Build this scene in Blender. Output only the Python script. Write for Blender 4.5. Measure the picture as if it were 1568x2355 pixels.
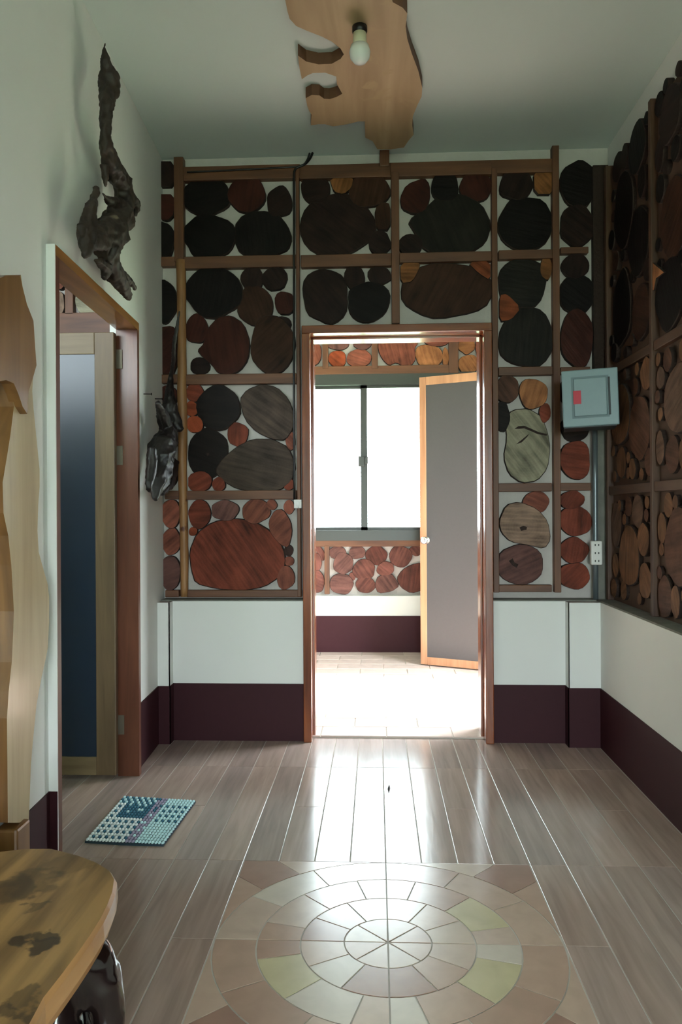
import bpy, bmesh, math, random
from mathutils import Vector, Matrix, noise
random.seed(7)
for o in list(bpy.data.objects): bpy.data.objects.remove(o)
S = bpy.context.scene
COL = S.collection

# ------------------------------------------------------------------ camera
F, CH = 1768.0, 1.23
YAW, ROLL = math.atan(81/1768), math.radians(0.3)
cd = bpy.data.cameras.new('camera'); cam = bpy.data.objects.new('camera', cd); COL.objects.link(cam)
cd.sensor_width = 36; cd.sensor_fit = 'AUTO'; cd.lens = F*36/2355; cd.clip_start = 0.05
cam.matrix_world = Matrix.Translation((0, 0, CH)) @ Matrix.Rotation(YAW, 4, 'Z') @ Matrix.Rotation(math.pi/2, 4, 'X') @ Matrix.Rotation(-ROLL, 4, 'Z')
S.camera = cam

def ray(px, py):
    u = (px-784)/F; v = (1177.5-py)/F
    c, s = math.cos(ROLL), math.sin(ROLL)
    u2 = u*c+v*s; v2 = v*c-u*s
    cy, sy = math.cos(YAW), math.sin(YAW)
    return Vector((u2*cy-sy, cy+u2*sy, v2))
C0 = Vector((0, 0, CH))
def onZ(px, py, z=0.0):
    d = ray(px, py); return C0+d*((z-CH)/d.z)
def onY(px, py, Y):
    d = ray(px, py); return C0+d*(Y/d.y)
def onX(px, py, X):
    d = ray(px, py); return C0+d*(X/d.x)
LS = -0.05
def LX(Y): return -1.085+LS*(Y-2.4)
def onL(px, py, off=0.0):
    d = ray(px, py); a = -1.085-LS*2.4+off
    return C0+d*(a/(d.x-LS*d.y))

# ------------------------------------------------------------------ world and exposure
W = bpy.data.worlds.new('sky'); S.world = W; W.use_nodes = True
bg = W.node_tree.nodes['Background']
bg.inputs[0].default_value = (0.84, 0.94, 1.0, 1); bg.inputs[1].default_value = 22.0
S.view_settings.view_transform = 'Standard'; S.view_settings.look = 'None'
S.view_settings.gamma = 1.0; S.view_settings.exposure = 0.25; S.view_settings.use_curve_mapping = False

sl = bpy.data.lights.new('sun', 'SUN'); sl.energy = 42.0; sl.angle = math.radians(3); sl.color = (1.0, 0.95, 0.88)
sun = bpy.data.objects.new('sun', sl); COL.objects.link(sun)
sun.rotation_euler = Vector((-1.0, 0.14, -0.92)).to_track_quat('-Z', 'Y').to_euler()

def portal(name, loc, rot, sx, sy):
    l = bpy.data.lights.new(name, 'AREA'); l.shape = 'RECTANGLE'; l.size = sx; l.size_y = sy
    l.cycles.is_portal = True
    o = bpy.data.objects.new(name, l); COL.objects.link(o); o.location = loc; o.rotation_euler = rot
    return o

# ------------------------------------------------------------------ materials
def lin(c):
    r = []
    for x in c:
        x = x/255.0
        r.append(x/12.92 if x <= 0.04045 else ((x+0.055)/1.055)**2.4)
    return (r[0], r[1], r[2], 1)
def newmat(name):
    m = bpy.data.materials.new(name); m.use_nodes = True
    nt = m.node_tree; return m, nt, nt.nodes['Principled BSDF']
def N(nt, t, **k):
    n = nt.nodes.new(t)
    for a, b in k.items(): setattr(n, a, b)
    return n
def plain(name, c, rough=0.5, metal=0.0, nscale=0, namt=0.08, bump=0.0, coat=0.0):
    m, nt, b = newmat(name)
    b.inputs['Base Color'].default_value = lin(c); b.inputs['Roughness'].default_value = rough
    b.inputs['Metallic'].default_value = metal; b.inputs['Coat Weight'].default_value = coat
    if nscale:
        tc = N(nt, 'ShaderNodeTexCoord'); nz = N(nt, 'ShaderNodeTexNoise')
        nz.inputs['Scale'].default_value = nscale; nz.inputs['Detail'].default_value = 5
        nt.links.new(tc.outputs['Object'], nz.inputs['Vector'])
        hs = N(nt, 'ShaderNodeMix', data_type='RGBA')
        lc = lin(c)
        hs.inputs[6].default_value = tuple(x*(1-namt) for x in lc[:3])+(1,)
        hs.inputs[7].default_value = tuple(min(1, x*(1+namt)) for x in lc[:3])+(1,)
        nt.links.new(nz.outputs['Fac'], hs.inputs[0]); nt.links.new(hs.outputs[2], b.inputs['Base Color'])
        if bump:
            bp = N(nt, 'ShaderNodeBump'); bp.inputs['Strength'].default_value = bump; bp.inputs['Distance'].default_value = 0.01
            nt.links.new(nz.outputs['Fac'], bp.inputs['Height']); nt.links.new(bp.outputs[0], b.inputs['Normal'])
    return m
def wood(name, c0, c1, axis=2, scale=1.0, rough=0.35, coat=0.0, stretch=14, bump=0.15, lo=0.3, hi=0.7, blotch=None, bthr=0.6, spec=0.5):
    """grain stretched along a local axis; each object gets its own piece of the noise"""
    m, nt, b = newmat(name)
    tc = N(nt, 'ShaderNodeTexCoord'); oi = N(nt, 'ShaderNodeObjectInfo')
    ad = N(nt, 'ShaderNodeVectorMath', operation='ADD'); mu = N(nt, 'ShaderNodeMath', operation='MULTIPLY')
    mu.inputs[1].default_value = 37.0
    nt.links.new(oi.outputs['Random'], mu.inputs[0]); nt.links.new(tc.outputs['Object'], ad.inputs[0]); nt.links.new(mu.outputs[0], ad.inputs[1])
    mp = N(nt, 'ShaderNodeMapping'); s = [stretch*scale]*3; s[axis] = 1.3*scale; mp.inputs['Scale'].default_value = s
    nt.links.new(ad.outputs[0], mp.inputs['Vector'])
    nz = N(nt, 'ShaderNodeTexNoise'); nz.inputs['Scale'].default_value = 1.6; nz.inputs['Detail'].default_value = 7; nz.inputs['Distortion'].default_value = 0.6
    nt.links.new(mp.outputs[0], nz.inputs['Vector'])
    rp = N(nt, 'ShaderNodeValToRGB'); rp.color_ramp.elements[0].position = lo; rp.color_ramp.elements[1].position = hi
    rp.color_ramp.elements[0].color = lin(c0); rp.color_ramp.elements[1].color = lin(c1)
    nt.links.new(nz.outputs['Fac'], rp.inputs[0])
    out = rp.outputs[0]
    if blotch:
        n2 = N(nt, 'ShaderNodeTexNoise'); n2.inputs['Scale'].default_value = 5.0; n2.inputs['Detail'].default_value = 4; n2.inputs['Distortion'].default_value = 1.0
        nt.links.new(ad.outputs[0], n2.inputs['Vector'])
        r2 = N(nt, 'ShaderNodeValToRGB'); r2.color_ramp.elements[0].position = bthr; r2.color_ramp.elements[1].position = bthr+0.06
        nt.links.new(n2.outputs['Fac'], r2.inputs[0])
        mx = N(nt, 'ShaderNodeMix', data_type='RGBA'); mx.inputs[7].default_value = lin(blotch)
        nt.links.new(r2.outputs[0], mx.inputs[0]); nt.links.new(out, mx.inputs[6]); out = mx.outputs[2]
    nt.links.new(out, b.inputs['Base Color'])
    b.inputs['Roughness'].default_value = rough; b.inputs['Coat Weight'].default_value = coat; b.inputs['Coat Roughness'].default_value = 0.12
    b.inputs['Specular IOR Level'].default_value = spec
    if bump:
        bp = N(nt, 'ShaderNodeBump'); bp.inputs['Strength'].default_value = bump; bp.inputs['Distance'].default_value = 0.004
        nt.links.new(nz.outputs['Fac'], bp.inputs['Height']); nt.links.new(bp.outputs[0], b.inputs['Normal'])
    return m
def slice_mat():
    """sawn log face: the slice's own colour (object colour) with saw streaks, rings and cracks"""
    m, nt, b = newmat('log_face')
    tc = N(nt, 'ShaderNodeTexCoord'); oi = N(nt, 'ShaderNodeObjectInfo')
    an = N(nt, 'ShaderNodeMath', operation='MULTIPLY'); an.inputs[1].default_value = 6.28; nt.links.new(oi.outputs['Random'], an.inputs[0])
    vr = N(nt, 'ShaderNodeVectorRotate', rotation_type='Z_AXIS'); nt.links.new(tc.outputs['Object'], vr.inputs['Vector']); nt.links.new(an.outputs[0], vr.inputs['Angle'])
    mu = N(nt, 'ShaderNodeMath', operation='MULTIPLY'); mu.inputs[1].default_value = 53.0; nt.links.new(oi.outputs['Random'], mu.inputs[0])
    ad = N(nt, 'ShaderNodeVectorMath', operation='ADD'); nt.links.new(vr.outputs[0], ad.inputs[0]); nt.links.new(mu.outputs[0], ad.inputs[1])
    mp = N(nt, 'ShaderNodeMapping'); mp.inputs['Scale'].default_value = (5, 48, 5); nt.links.new(ad.outputs[0], mp.inputs['Vector'])
    n1 = N(nt, 'ShaderNodeTexNoise'); n1.inputs['Scale'].default_value = 1.0; n1.inputs['Detail'].default_value = 6; nt.links.new(mp.outputs[0], n1.inputs['Vector'])
    n2 = N(nt, 'ShaderNodeTexNoise'); n2.inputs['Scale'].default_value = 9.0; n2.inputs['Detail'].default_value = 5; nt.links.new(ad.outputs[0], n2.inputs['Vector'])
    wv = N(nt, 'ShaderNodeTexWave', wave_type='RINGS', rings_direction='Z'); wv.inputs['Scale'].default_value = 22; wv.inputs['Distortion'].default_value = 3.0; wv.inputs['Detail'].default_value = 2
    nt.links.new(tc.outputs['Object'], wv.inputs['Vector'])
    a1 = N(nt, 'ShaderNodeMath', operation='MULTIPLY_ADD'); a1.inputs[1].default_value = 1.7; a1.inputs[2].default_value = -0.25
    nt.links.new(n1.outputs['Fac'], a1.inputs[0])
    a2 = N(nt, 'ShaderNodeMath', operation='MULTIPLY_ADD'); a2.inputs[1].default_value = 1.6; nt.links.new(n2.outputs['Fac'], a2.inputs[0]); nt.links.new(a1.outputs[0], a2.inputs[2])
    a3 = N(nt, 'ShaderNodeMath', operation='MULTIPLY_ADD'); a3.inputs[1].default_value = 0.05; nt.links.new(wv.outputs['Fac'], a3.inputs[0]); nt.links.new(a2.outputs[0], a3.inputs[2])
    a4 = N(nt, 'ShaderNodeMath', operation='SUBTRACT'); a4.inputs[1].default_value = 0.45; nt.links.new(a3.outputs[0], a4.inputs[0])
    sc = N(nt, 'ShaderNodeVectorMath', operation='SCALE'); nt.links.new(oi.outputs['Color'], sc.inputs[0]); nt.links.new(a4.outputs[0], sc.inputs['Scale'])
    nt.links.new(sc.outputs[0], b.inputs['Base Color'])
    b.inputs['Roughness'].default_value = 0.55; b.inputs['Specular IOR Level'].default_value = 0.15
    bp = N(nt, 'ShaderNodeBump'); bp.inputs['Strength'].default_value = 0.35; bp.inputs['Distance'].default_value = 0.004
    nt.links.new(a3.outputs[0], bp.inputs['Height']); nt.links.new(bp.outputs[0], b.inputs['Normal'])
    return m
def objcol_mat(name, rough=0.3, nscale=6.0, amt=0.25, streak=(1, 1, 1), bump=0.0):
    m, nt, b = newmat(name)
    tc = N(nt, 'ShaderNodeTexCoord'); oi = N(nt, 'ShaderNodeObjectInfo')
    mu = N(nt, 'ShaderNodeMath', operation='MULTIPLY'); mu.inputs[1].default_value = 41.0; nt.links.new(oi.outputs['Random'], mu.inputs[0])
    ad = N(nt, 'ShaderNodeVectorMath', operation='ADD'); nt.links.new(tc.outputs['Object'], ad.inputs[0]); nt.links.new(mu.outputs[0], ad.inputs[1])
    mp = N(nt, 'ShaderNodeMapping'); mp.inputs['Scale'].default_value = streak; nt.links.new(ad.outputs[0], mp.inputs['Vector'])
    nz = N(nt, 'ShaderNodeTexNoise'); nz.inputs['Scale'].default_value = nscale; nz.inputs['Detail'].default_value = 6; nz.inputs['Distortion'].default_value = 0.5
    nt.links.new(mp.outputs[0], nz.inputs['Vector'])
    a = N(nt, 'ShaderNodeMath', operation='MULTIPLY_ADD'); a.inputs[1].default_value = amt*2; a.inputs[2].default_value = 1-amt; nt.links.new(nz.outputs['Fac'], a.inputs[0])
    sc = N(nt, 'ShaderNodeVectorMath', operation='SCALE'); nt.links.new(oi.outputs['Color'], sc.inputs[0]); nt.links.new(a.outputs[0], sc.inputs['Scale'])
    nt.links.new(sc.outputs[0], b.inputs['Base Color']); b.inputs['Roughness'].default_value = rough; b.inputs['Specular IOR Level'].default_value = 0.75
    if bump:
        bp = N(nt, 'ShaderNodeBump'); bp.inputs['Strength'].default_value = bump; bp.inputs['Distance'].default_value = 0.002
        nt.links.new(nz.outputs['Fac'], bp.inputs['Height']); nt.links.new(bp.outputs[0], b.inputs['Normal'])
    return m
def bench_mat():
    m = wood('bench_top_slab', (120, 90, 56), (176, 136, 86), 1, 0.9, 0.36, coat=0.15, lo=0.36, hi=0.64)
    nt = m.node_tree; b = nt.nodes['Principled BSDF']
    src = b.inputs['Base Color'].links[0].from_socket
    tc = N(nt, 'ShaderNodeNewGeometry')
    nz = N(nt, 'ShaderNodeTexNoise'); nz.inputs['Scale'].default_value = 16; nz.inputs['Detail'].default_value = 6
    nt.links.new(tc.outputs['Position'], nz.inputs['Vector'])
    sb = N(nt, 'ShaderNodeVectorMath', operation='SUBTRACT'); sb.inputs[1].default_value = (0.5, 0.5, 0.5); nt.links.new(nz.outputs['Color'], sb.inputs[0])
    sc = N(nt, 'ShaderNodeVectorMath', operation='SCALE'); sc.inputs['Scale'].default_value = 0.16; nt.links.new(sb.outputs[0], sc.inputs[0])
    ps = N(nt, 'ShaderNodeVectorMath', operation='ADD'); nt.links.new(tc.outputs['Position'], ps.inputs[0]); nt.links.new(sc.outputs[0], ps.inputs[1])
    for px, py, r, amt in ((92, 2165, 0.04, 0.9), (112, 2140, 0.03, 0.8), (30, 2045, 0.06, 0.65), (75, 2030, 0.06, 0.5), (150, 1985, 0.07, 0.35), (70, 2290, 0.035, 0.6), (40, 2325, 0.03, 0.7), (95, 2080, 0.025, 0.55)):
        c = onZ(px, py, 0.45)
        ds = N(nt, 'ShaderNodeVectorMath', operation='DISTANCE'); ds.inputs[1].default_value = c; nt.links.new(ps.outputs[0], ds.inputs[0])
        mr = N(nt, 'ShaderNodeMapRange'); mr.inputs[1].default_value = r; mr.inputs[2].default_value = r*0.75; mr.inputs[3].default_value = 0; mr.inputs[4].default_value = amt
        nt.links.new(ds.outputs['Value'], mr.inputs[0])
        mx = N(nt, 'ShaderNodeMix', data_type='RGBA'); mx.inputs[7].default_value = lin((52, 42, 32))
        nt.links.new(mr.outputs[0], mx.inputs[0]); nt.links.new(src, mx.inputs[6]); src = mx.outputs[2]
    nt.links.new(src, b.inputs['Base Color'])
    return m
def glass_mat():
    m = bpy.data.materials.new('window_glass'); m.use_nodes = True; nt = m.node_tree
    nt.nodes.remove(nt.nodes['Principled BSDF']); out = nt.nodes['Material Output']
    t = N(nt, 'ShaderNodeBsdfTransparent'); g = N(nt, 'ShaderNodeBsdfGlossy'); g.inputs['Roughness'].default_value = 0.02
    t.inputs[0].default_value = (0.93, 0.96, 0.95, 1)
    fr = N(nt, 'ShaderNodeFresnel'); fr.inputs[0].default_value = 1.45
    mx = N(nt, 'ShaderNodeMixShader'); nt.links.new(fr.outputs[0], mx.inputs[0]); nt.links.new(t.outputs[0], mx.inputs[1]); nt.links.new(g.outputs[0], mx.inputs[2])
    nt.links.new(mx.outputs[0], out.inputs[0]); return m

M = {}
M['plaster'] = plain('white_plaster', (226, 228, 224), 0.75, nscale=4, namt=0.03)
M['mortar'] = plain('white_mortar', (192, 187, 182), 0.85, nscale=25, namt=0.08, bump=0.4)
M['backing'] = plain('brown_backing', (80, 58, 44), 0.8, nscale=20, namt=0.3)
M['ceiling'] = plain('ceiling_paint', (198, 208, 203), 0.85, nscale=3, namt=0.02)
M['maroon'] = plain('maroon_paint', (56, 25, 31), 0.55, nscale=30, namt=0.1)
M['maroon'].node_tree.nodes['Principled BSDF'].inputs['Specular IOR Level'].default_value = 0.2
M['cement'] = plain('grey_cement', (120, 120, 112), 0.85, nscale=18, namt=0.35, bump=0.5)
M['batten'] = wood('batten_wood', (80, 48, 30), (116, 74, 47), 2, 1.0, 0.5)
M['batten_h'] = wood('batten_wood_lengthwise', (80, 48, 30), (116, 74, 47), 0, 1.0, 0.5)
M['pole'] = wood('peeled_pole', (118, 80, 46), (164, 120, 76), 2, 1.2, 0.5, blotch=(86, 48, 30), bthr=0.62)
M['casing'] = wood('varnished_hardwood', (96, 44, 20), (146, 76, 36), 2, 1.0, 0.22, coat=0.5)
M['casing_h'] = wood('varnished_hardwood_across', (96, 44, 20), (146, 76, 36), 0, 1.0, 0.22, coat=0.5)
M['jamb'] = wood('stained_jamb', (84, 46, 32), (112, 66, 46), 2, 1.0, 0.35, coat=0.1)
M['header'] = wood('honey_header', (124, 82, 40), (164, 114, 62), 1, 1.0, 0.28, coat=0.3)
M['stile'] = wood('worn_stile', (86, 68, 46), (114, 92, 64), 2, 1.0, 0.5, blotch=(196, 182, 164), bthr=0.72)
M['rail'] = wood('worn_rail', (104, 86, 60), (134, 114, 84), 0, 1.0, 0.5, blotch=(196, 182, 164), bthr=0.72)
M['fresh'] = wood('light_frame_wood', (150, 104, 74), (178, 130, 96), 2, 1.0, 0.4)
M['navy'] = plain('navy_panel', (22, 38, 56), 0.32, nscale=6, namt=0.15)
M['greyp'] = plain('grey_panel', (64, 61, 62), 0.35, nscale=60, namt=0.08)
M['face'] = slice_mat()
M['bark'] = plain('bark', (46, 32, 26), 0.9, nscale=60, namt=0.5, bump=0.6)
M['plank'] = objcol_mat('plank_tile', 0.17, 2.6, 0.42, (14, 1.0, 14), 0.12)
M['stone'] = objcol_mat('stone_tile', 0.24, 14, 0.16, (1, 1, 1))
M['grout'] = plain('grout', (188, 179, 169), 0.7)
M['alu'] = plain('dark_aluminium', (62, 66, 64), 0.35, 0.3)
M['glass'] = glass_mat()
M['chrome'] = plain('chrome', (225, 225, 228), 0.12, 1.0)
M['steel'] = plain('hinge_steel', (120, 112, 98), 0.5, 0.7)
M['iron'] = plain('dark_nail_iron', (28, 26, 25), 0.6, 0.6)
M['slab'] = wood('pale_slab', (176, 154, 116), (206, 190, 152), 2, 0.6, 0.35, coat=0.2)
M['slabedge'] = wood('slab_edge', (104, 70, 36), (142, 100, 56), 2, 0.8, 0.4, coat=0.2)
M['topslab'] = wood('brown_top_slab', (120, 84, 46), (154, 114, 68), 2, 0.6, 0.35, coat=0.2)
M['mirror'] = plain('mirror_silver', (225, 232, 228), 0.03, 1.0)
M['seat'] = bench_mat()
M['seatedge'] = wood('bench_slab_edge', (166, 116, 66), (206, 156, 102), 1, 0.7, 0.33, coat=0.25)
M['leg'] = wood('black_root_leg', (8, 7, 7), (28, 17, 15), 2, 0.6, 0.16, coat=0.8)
M['drift'] = wood('weathered_driftwood', (24, 18, 14), (60, 46, 35), 2, 1.2, 0.6, blotch=(112, 100, 80), bthr=0.64, bump=0.5)
M['driftblack'] = wood('black_driftwood', (11, 8, 8), (34, 25, 22), 2, 1.2, 0.5, coat=0.0, bump=0.5)
M['plaque'] = wood('plaque_wood', (158, 130, 96), (186, 160, 124), 1, 0.45, 0.5, blotch=(176, 150, 112), bthr=0.6)
M['plaque_edge'] = plain('plaque_edge', (104, 70, 46), 0.6, nscale=30, namt=0.2)
M['opal'] = plain('opal_bulb', (225, 230, 225), 0.25)
M['socket'] = plain('bulb_collar', (206, 204, 176), 0.4)
M['black'] = plain('black_plastic', (24, 24, 24), 0.4)
M['boxgrey'] = plain('breaker_box_paint', (128, 152, 158), 0.4, nscale=50, namt=0.04)
M['boxdark'] = plain('breaker_box_back', (30, 38, 44), 0.5)
M['boxgroove'] = plain('breaker_box_groove', (104, 126, 132), 0.5)
M['red'] = plain('red_sticker', (196, 46, 66), 0.5)
M['pipe'] = plain('grey_conduit', (112, 122, 126), 0.3, 0.4)
M['white'] = plain('white_plastic', (232, 232, 228), 0.35)
M['yteal'] = plain('teal_yarn', (52, 104, 126), 0.9)
M['yaqua'] = plain('aqua_yarn', (190, 226, 230), 0.9)
M['ywhite'] = plain('white_yarn', (224, 234, 234), 0.9)
M['ylilac'] = plain('lilac_yarn', (152, 146, 170), 0.9)
M['ydark'] = plain('dark_yarn_edge', (38, 56, 66), 0.9)
M['ground'] = plain('outdoor_ground', (122, 142, 112), 0.9, nscale=2, namt=0.3)

# ------------------------------------------------------------------ helpers
WL = {}
def put(o, parent=None, label=None, cat=None, kind=None, group=None):
    COL.objects.link(o)
    WL[o] = o.location.copy()
    if parent is not None:
        o.parent = parent; o.location = o.location-WL[parent]
    if label: o['label'] = label
    if cat: o['category'] = cat
    if kind: o['kind'] = kind
    if group: o['group'] = group
    return o
def root(name, loc, label, cat, kind=None, group=None):
    o = bpy.data.objects.new(name, None); o.empty_display_size = 0.05; o.location = loc
    return put(o, None, label, cat, kind, group)
def mesh(name, verts, faces, mats, parent=None, smooth=False, fm=None, bevel=0, origin=None, **k):
    if origin is None:
        n = len(verts); origin = Vector((0, 0, 0))
        lo = Vector(map(min, zip(*verts))); hi = Vector(map(max, zip(*verts))); origin = (lo+hi)/2
    origin = Vector(origin)
    me = bpy.data.meshes.new(name)
    me.from_pydata([tuple(Vector(v)-origin) for v in verts], [], faces)
    if not isinstance(mats, (list, tuple)): mats = [mats]
    for m in mats: me.materials.append(M[m])
    if fm:
        for p, i in zip(me.polygons, fm): p.material_index = i
    bm = bmesh.new(); bm.from_mesh(me)
    bmesh.ops.recalc_face_normals(bm, faces=bm.faces)
    if bevel: bmesh.ops.bevel(bm, geom=bm.edges[:], offset=bevel, segments=2, profile=0.5, affect='EDGES', clamp_overlap=True)
    bm.to_mesh(me); bm.free()
    if smooth: me.shade_smooth()
    o = bpy.data.objects.new(name, me); o.location = origin
    return put(o, parent, **k)
BF = [(0, 3, 2, 1), (4, 5, 6, 7), (0, 1, 5, 4), (1, 2, 6, 5), (2, 3, 7, 6), (3, 0, 4, 7)]
def bverts(x0, x1, y0, y1, z0, z1):
    return [(x0, y0, z0), (x1, y0, z0), (x1, y1, z0), (x0, y1, z0), (x0, y0, z1), (x1, y0, z1), (x1, y1, z1), (x0, y1, z1)]
def box(name, x0, x1, y0, y1, z0, z1, mat, parent=None, bevel=0, **k):
    return mesh(name, bverts(x0, x1, y0, y1, z0, z1), BF, mat, parent, bevel=bevel, **k)
def hexes(name, vlists, mat, parent=None, **k):
    V, Fc = [], []
    for v in vlists:
        n = len(V); V += v; Fc += [tuple(i+n for i in f) for f in BF]
    return mesh(name, V, Fc, mat, parent, **k)
def boxes(name, bl, mat, parent=None, **k): return hexes(name, [bverts(*b) for b in bl], mat, parent, **k)
def quadp(p, z0, z1):           # four plan points -> prism verts
    return [(a, b, z0) for a, b in p]+[(a, b, z1) for a, b in p]
def plate(name, pts, vec, mats, parent=None, bevel=0, **k):
    """closed outline extruded by a vector; mats = [face, rim]"""
    n = len(pts); vec = Vector(vec)
    V = [Vector(p) for p in pts]+[Vector(p)+vec for p in pts]
    Fc = [tuple(range(n)), tuple(range(2*n-1, n-1, -1))]+[(i, (i+1) % n, n+(i+1) % n, n+i) for i in range(n)]
    fm = [0, 0]+[len(mats)-1]*n
    return mesh(name, V, Fc, mats, parent, fm=None if bevel else fm, bevel=bevel, **k)
def lathe(name, prof, base, axis, mats, parent=None, seg=20, **k):
    axis = Vector(axis).normalized(); q = axis.to_track_quat('Z', 'Y'); base = Vector(base)
    V, Fc = [], []
    for r, z in prof:
        for i in range(seg):
            a = 2*math.pi*i/seg; V.append(base+q @ Vector((r*math.cos(a), r*math.sin(a), z)))
    for j in range(len(prof)-1):
        for i in range(seg):
            Fc.append((j*seg+i, j*seg+(i+1) % seg, (j+1)*seg+(i+1) % seg, (j+1)*seg+i))
    Fc.append(tuple(range(seg))); Fc.append(tuple(range(len(V)-seg, len(V))))
    return mesh(name, V, Fc, mats, parent, smooth=True, **k)
def tube_geo(path, seg=8, rough=0.0, sd=0.0):
    """path: list of (Vector, radius)"""
    V, Fc = [], []
    n = len(path)
    q = None; tp_ = None
    for j, (p, r) in enumerate(path):
        t = (path[min(n-1, j+1)][0]-path[max(0, j-1)][0]).normalized()
        q = t.to_track_quat('Z', 'Y') if q is None else tp_.rotation_difference(t) @ q
        tp_ = t
        for i in range(seg):
            a = 2*math.pi*i/seg
            d = q @ Vector((math.cos(a), math.sin(a), 0))
            f = 1+rough*noise.noise(d*2.3+p*9+Vector((sd, 0, 0)))+0.5*rough*noise.noise(d*6+p*25)
            V.append(p+d*r*f)
    for j in range(n-1):
        for i in range(seg): Fc.append((j*seg+i, j*seg+(i+1) % seg, (j+1)*seg+(i+1) % seg, (j+1)*seg+i))
    Fc.append(tuple(range(seg))); Fc.append(tuple(range(len(V)-seg, len(V))))
    return V, Fc
def spline(pts, k=4):
    """Catmull-Rom through (Vector, radius)"""
    out = []
    n = len(pts)
    for i in range(n-1):
        p0, p1, p2, p3 = pts[max(0, i-1)], pts[i], pts[i+1], pts[min(n-1, i+2)]
        for s in range(k):
            t = s/k; t2 = t*t; t3 = t2*t
            f = lambda a, b, c, d: 0.5*((2*b)+(c-a)*t+(2*a-5*b+4*c-d)*t2+(3*b-a-3*c+d)*t3)
            out.append((f(p0[0], p1[0], p2[0], p3[0]), max(0.001, f(p0[1], p1[1], p2[1], p3[1]))))
    out.append(pts[-1]); return out
def tubes(name, paths, mat, parent=None, seg=8, rough=0.0, k=4, **kw):
    V, Fc = [], []
    for i, p in enumerate(paths):
        v, f = tube_geo(spline(p, k) if k > 1 else p, seg, rough, i*3.1); n = len(V)
        V += v; Fc += [tuple(a+n for a in x) for x in f]
    return mesh(name, V, Fc, mat, parent, smooth=True, **kw)

CL = {'K': (26, 20, 18), 'D': (58, 38, 32), 'B': (92, 62, 48), 'R': (112, 54, 38), 'O': (136, 64, 38), 'T': (152, 100, 64),
      'G': (140, 135, 114), 'P': (98, 66, 60), 'L': (122, 70, 55), 'Y': (146, 120, 102), 'V': (52, 48, 40), 'Q': (70, 58, 50),
      'U': (106, 66, 58), 'u': (92, 54, 46), 'N': (112, 78, 54), 'M': (100, 76, 62), 'k': (20, 15, 14), 'd': (38, 25, 22), 'b': (60, 38, 28), 'r': (62, 30, 23), 'v': (30, 27, 23), 'o': (120, 62, 36), 't': (124, 80, 46)}  # small letters from k on: darker upper slices, partly weaker light put in colour
def frame_m(o, u, v, n): return Matrix(((u[0], v[0], n[0], o[0]), (u[1], v[1], n[1], o[1]), (u[2], v[2], n[2], o[2]), (0, 0, 0, 1)))
def log_slice(parent, c, u, v, n, pts, col, depth=0.05, name='log_slice', label=None):
    """sawn log slice: outline pts in plane units round centre c; front face towards n, bark on the rim"""
    k = len(pts); V = []
    for z, s in ((-depth, 1.0), (-0.004, 1.0), (0.0, 0.975)):
        for x, y in pts: V.append((x*s, y*s, z))
    V.append((0, 0, 0.001))
    Fc, fm = [], []
    for j in range(2):
        for i in range(k): Fc.append((j*k+i, j*k+(i+1) % k, (j+1)*k+(i+1) % k, (j+1)*k+i)); fm.append(1)
    for i in range(k): Fc.append((2*k+i, 2*k+(i+1) % k, 3*k)); fm.append(0)
    me = bpy.data.meshes.new(name); me.from_pydata(V, [], Fc); me.materials.append(M['face']); me.materials.append(M['bark'])
    for p, i in zip(me.polygons, fm): p.material_index = i
    o = bpy.data.objects.new(name, me); o.matrix_world = frame_m(c, u, v, n)
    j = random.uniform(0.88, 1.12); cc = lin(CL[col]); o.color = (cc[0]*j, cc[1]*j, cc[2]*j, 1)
    put(o, parent)
    if label: o['label'] = label
    return o
def blob(rx, ry, wob=0.095, k=None, rot=0.0):
    if k is None: k = 24 if max(rx, ry) > 0.07 else 16
    sd = random.uniform(0, 99); out = []
    for i in range(k):
        a = 2*math.pi*i/k
        f = 1+wob*noise.noise(Vector((math.cos(a)*1.3+sd, math.sin(a)*1.3, sd)))*1.6
        x, y = rx*f*math.cos(a), ry*f*math.sin(a)
        out.append((x*math.cos(rot)-y*math.sin(rot), x*math.sin(rot)+y*math.cos(rot)))
    return out
UX, UZ, NY = (1, 0, 0), (0, 0, 1), (0, -1, 0)
SL = []
def back_slices(parent, data, Y):
    for i, d in enumerate(data):
        if len(d) == 5:
            cx, cy, rx, ry, col = d
            s = Y/F*1.05
            pts = blob(rx*s, ry*s)
        else:
            poly, col = d
            W_ = [onY(x, y, Y) for x, y in poly]
            cc = sum(W_, Vector())/len(W_)
            # round the traced outline a little
            q = []
            for a in range(len(W_)):
                p0, p1 = W_[a]-cc, W_[(a+1) % len(W_)]-cc
                q += [(p0*0.8+p1*0.2)*1.05, (p0*0.2+p1*0.8)*1.05]
            pts = [(p.x, p.z) for p in q][::1]
            if sum(pts[a][0]*pts[(a+1) % len(pts)][1]-pts[(a+1) % len(pts)][0]*pts[a][1] for a in range(len(pts))) < 0: pts.reverse()
            c = cc
        if len(d) == 5: c = onY(cx, cy, Y)
        c = Vector(c); c.y = Y+random.uniform(-0.006, 0.008)
        SL.append((log_slice(parent, c, UX, UZ, NY, pts, col), c))
def batten(parent, Y, x0, y0, x1, y1, vert, mat=None, depth=0.05, proud=0.012):
    """straight batten between two pixel corners on plane Y (x0,y0 top-left, x1,y1 bottom-right)"""
    a, b = onY(x0, y0, Y), onY(x1, y1, Y)
    return box('timber_post' if vert else 'timber_rail', min(a.x, b.x), max(a.x, b.x), Y-proud, Y+depth, min(a.z, b.z), max(a.z, b.z), mat or ('batten' if vert else 'batten_h'), parent, bevel=0.003)

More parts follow.
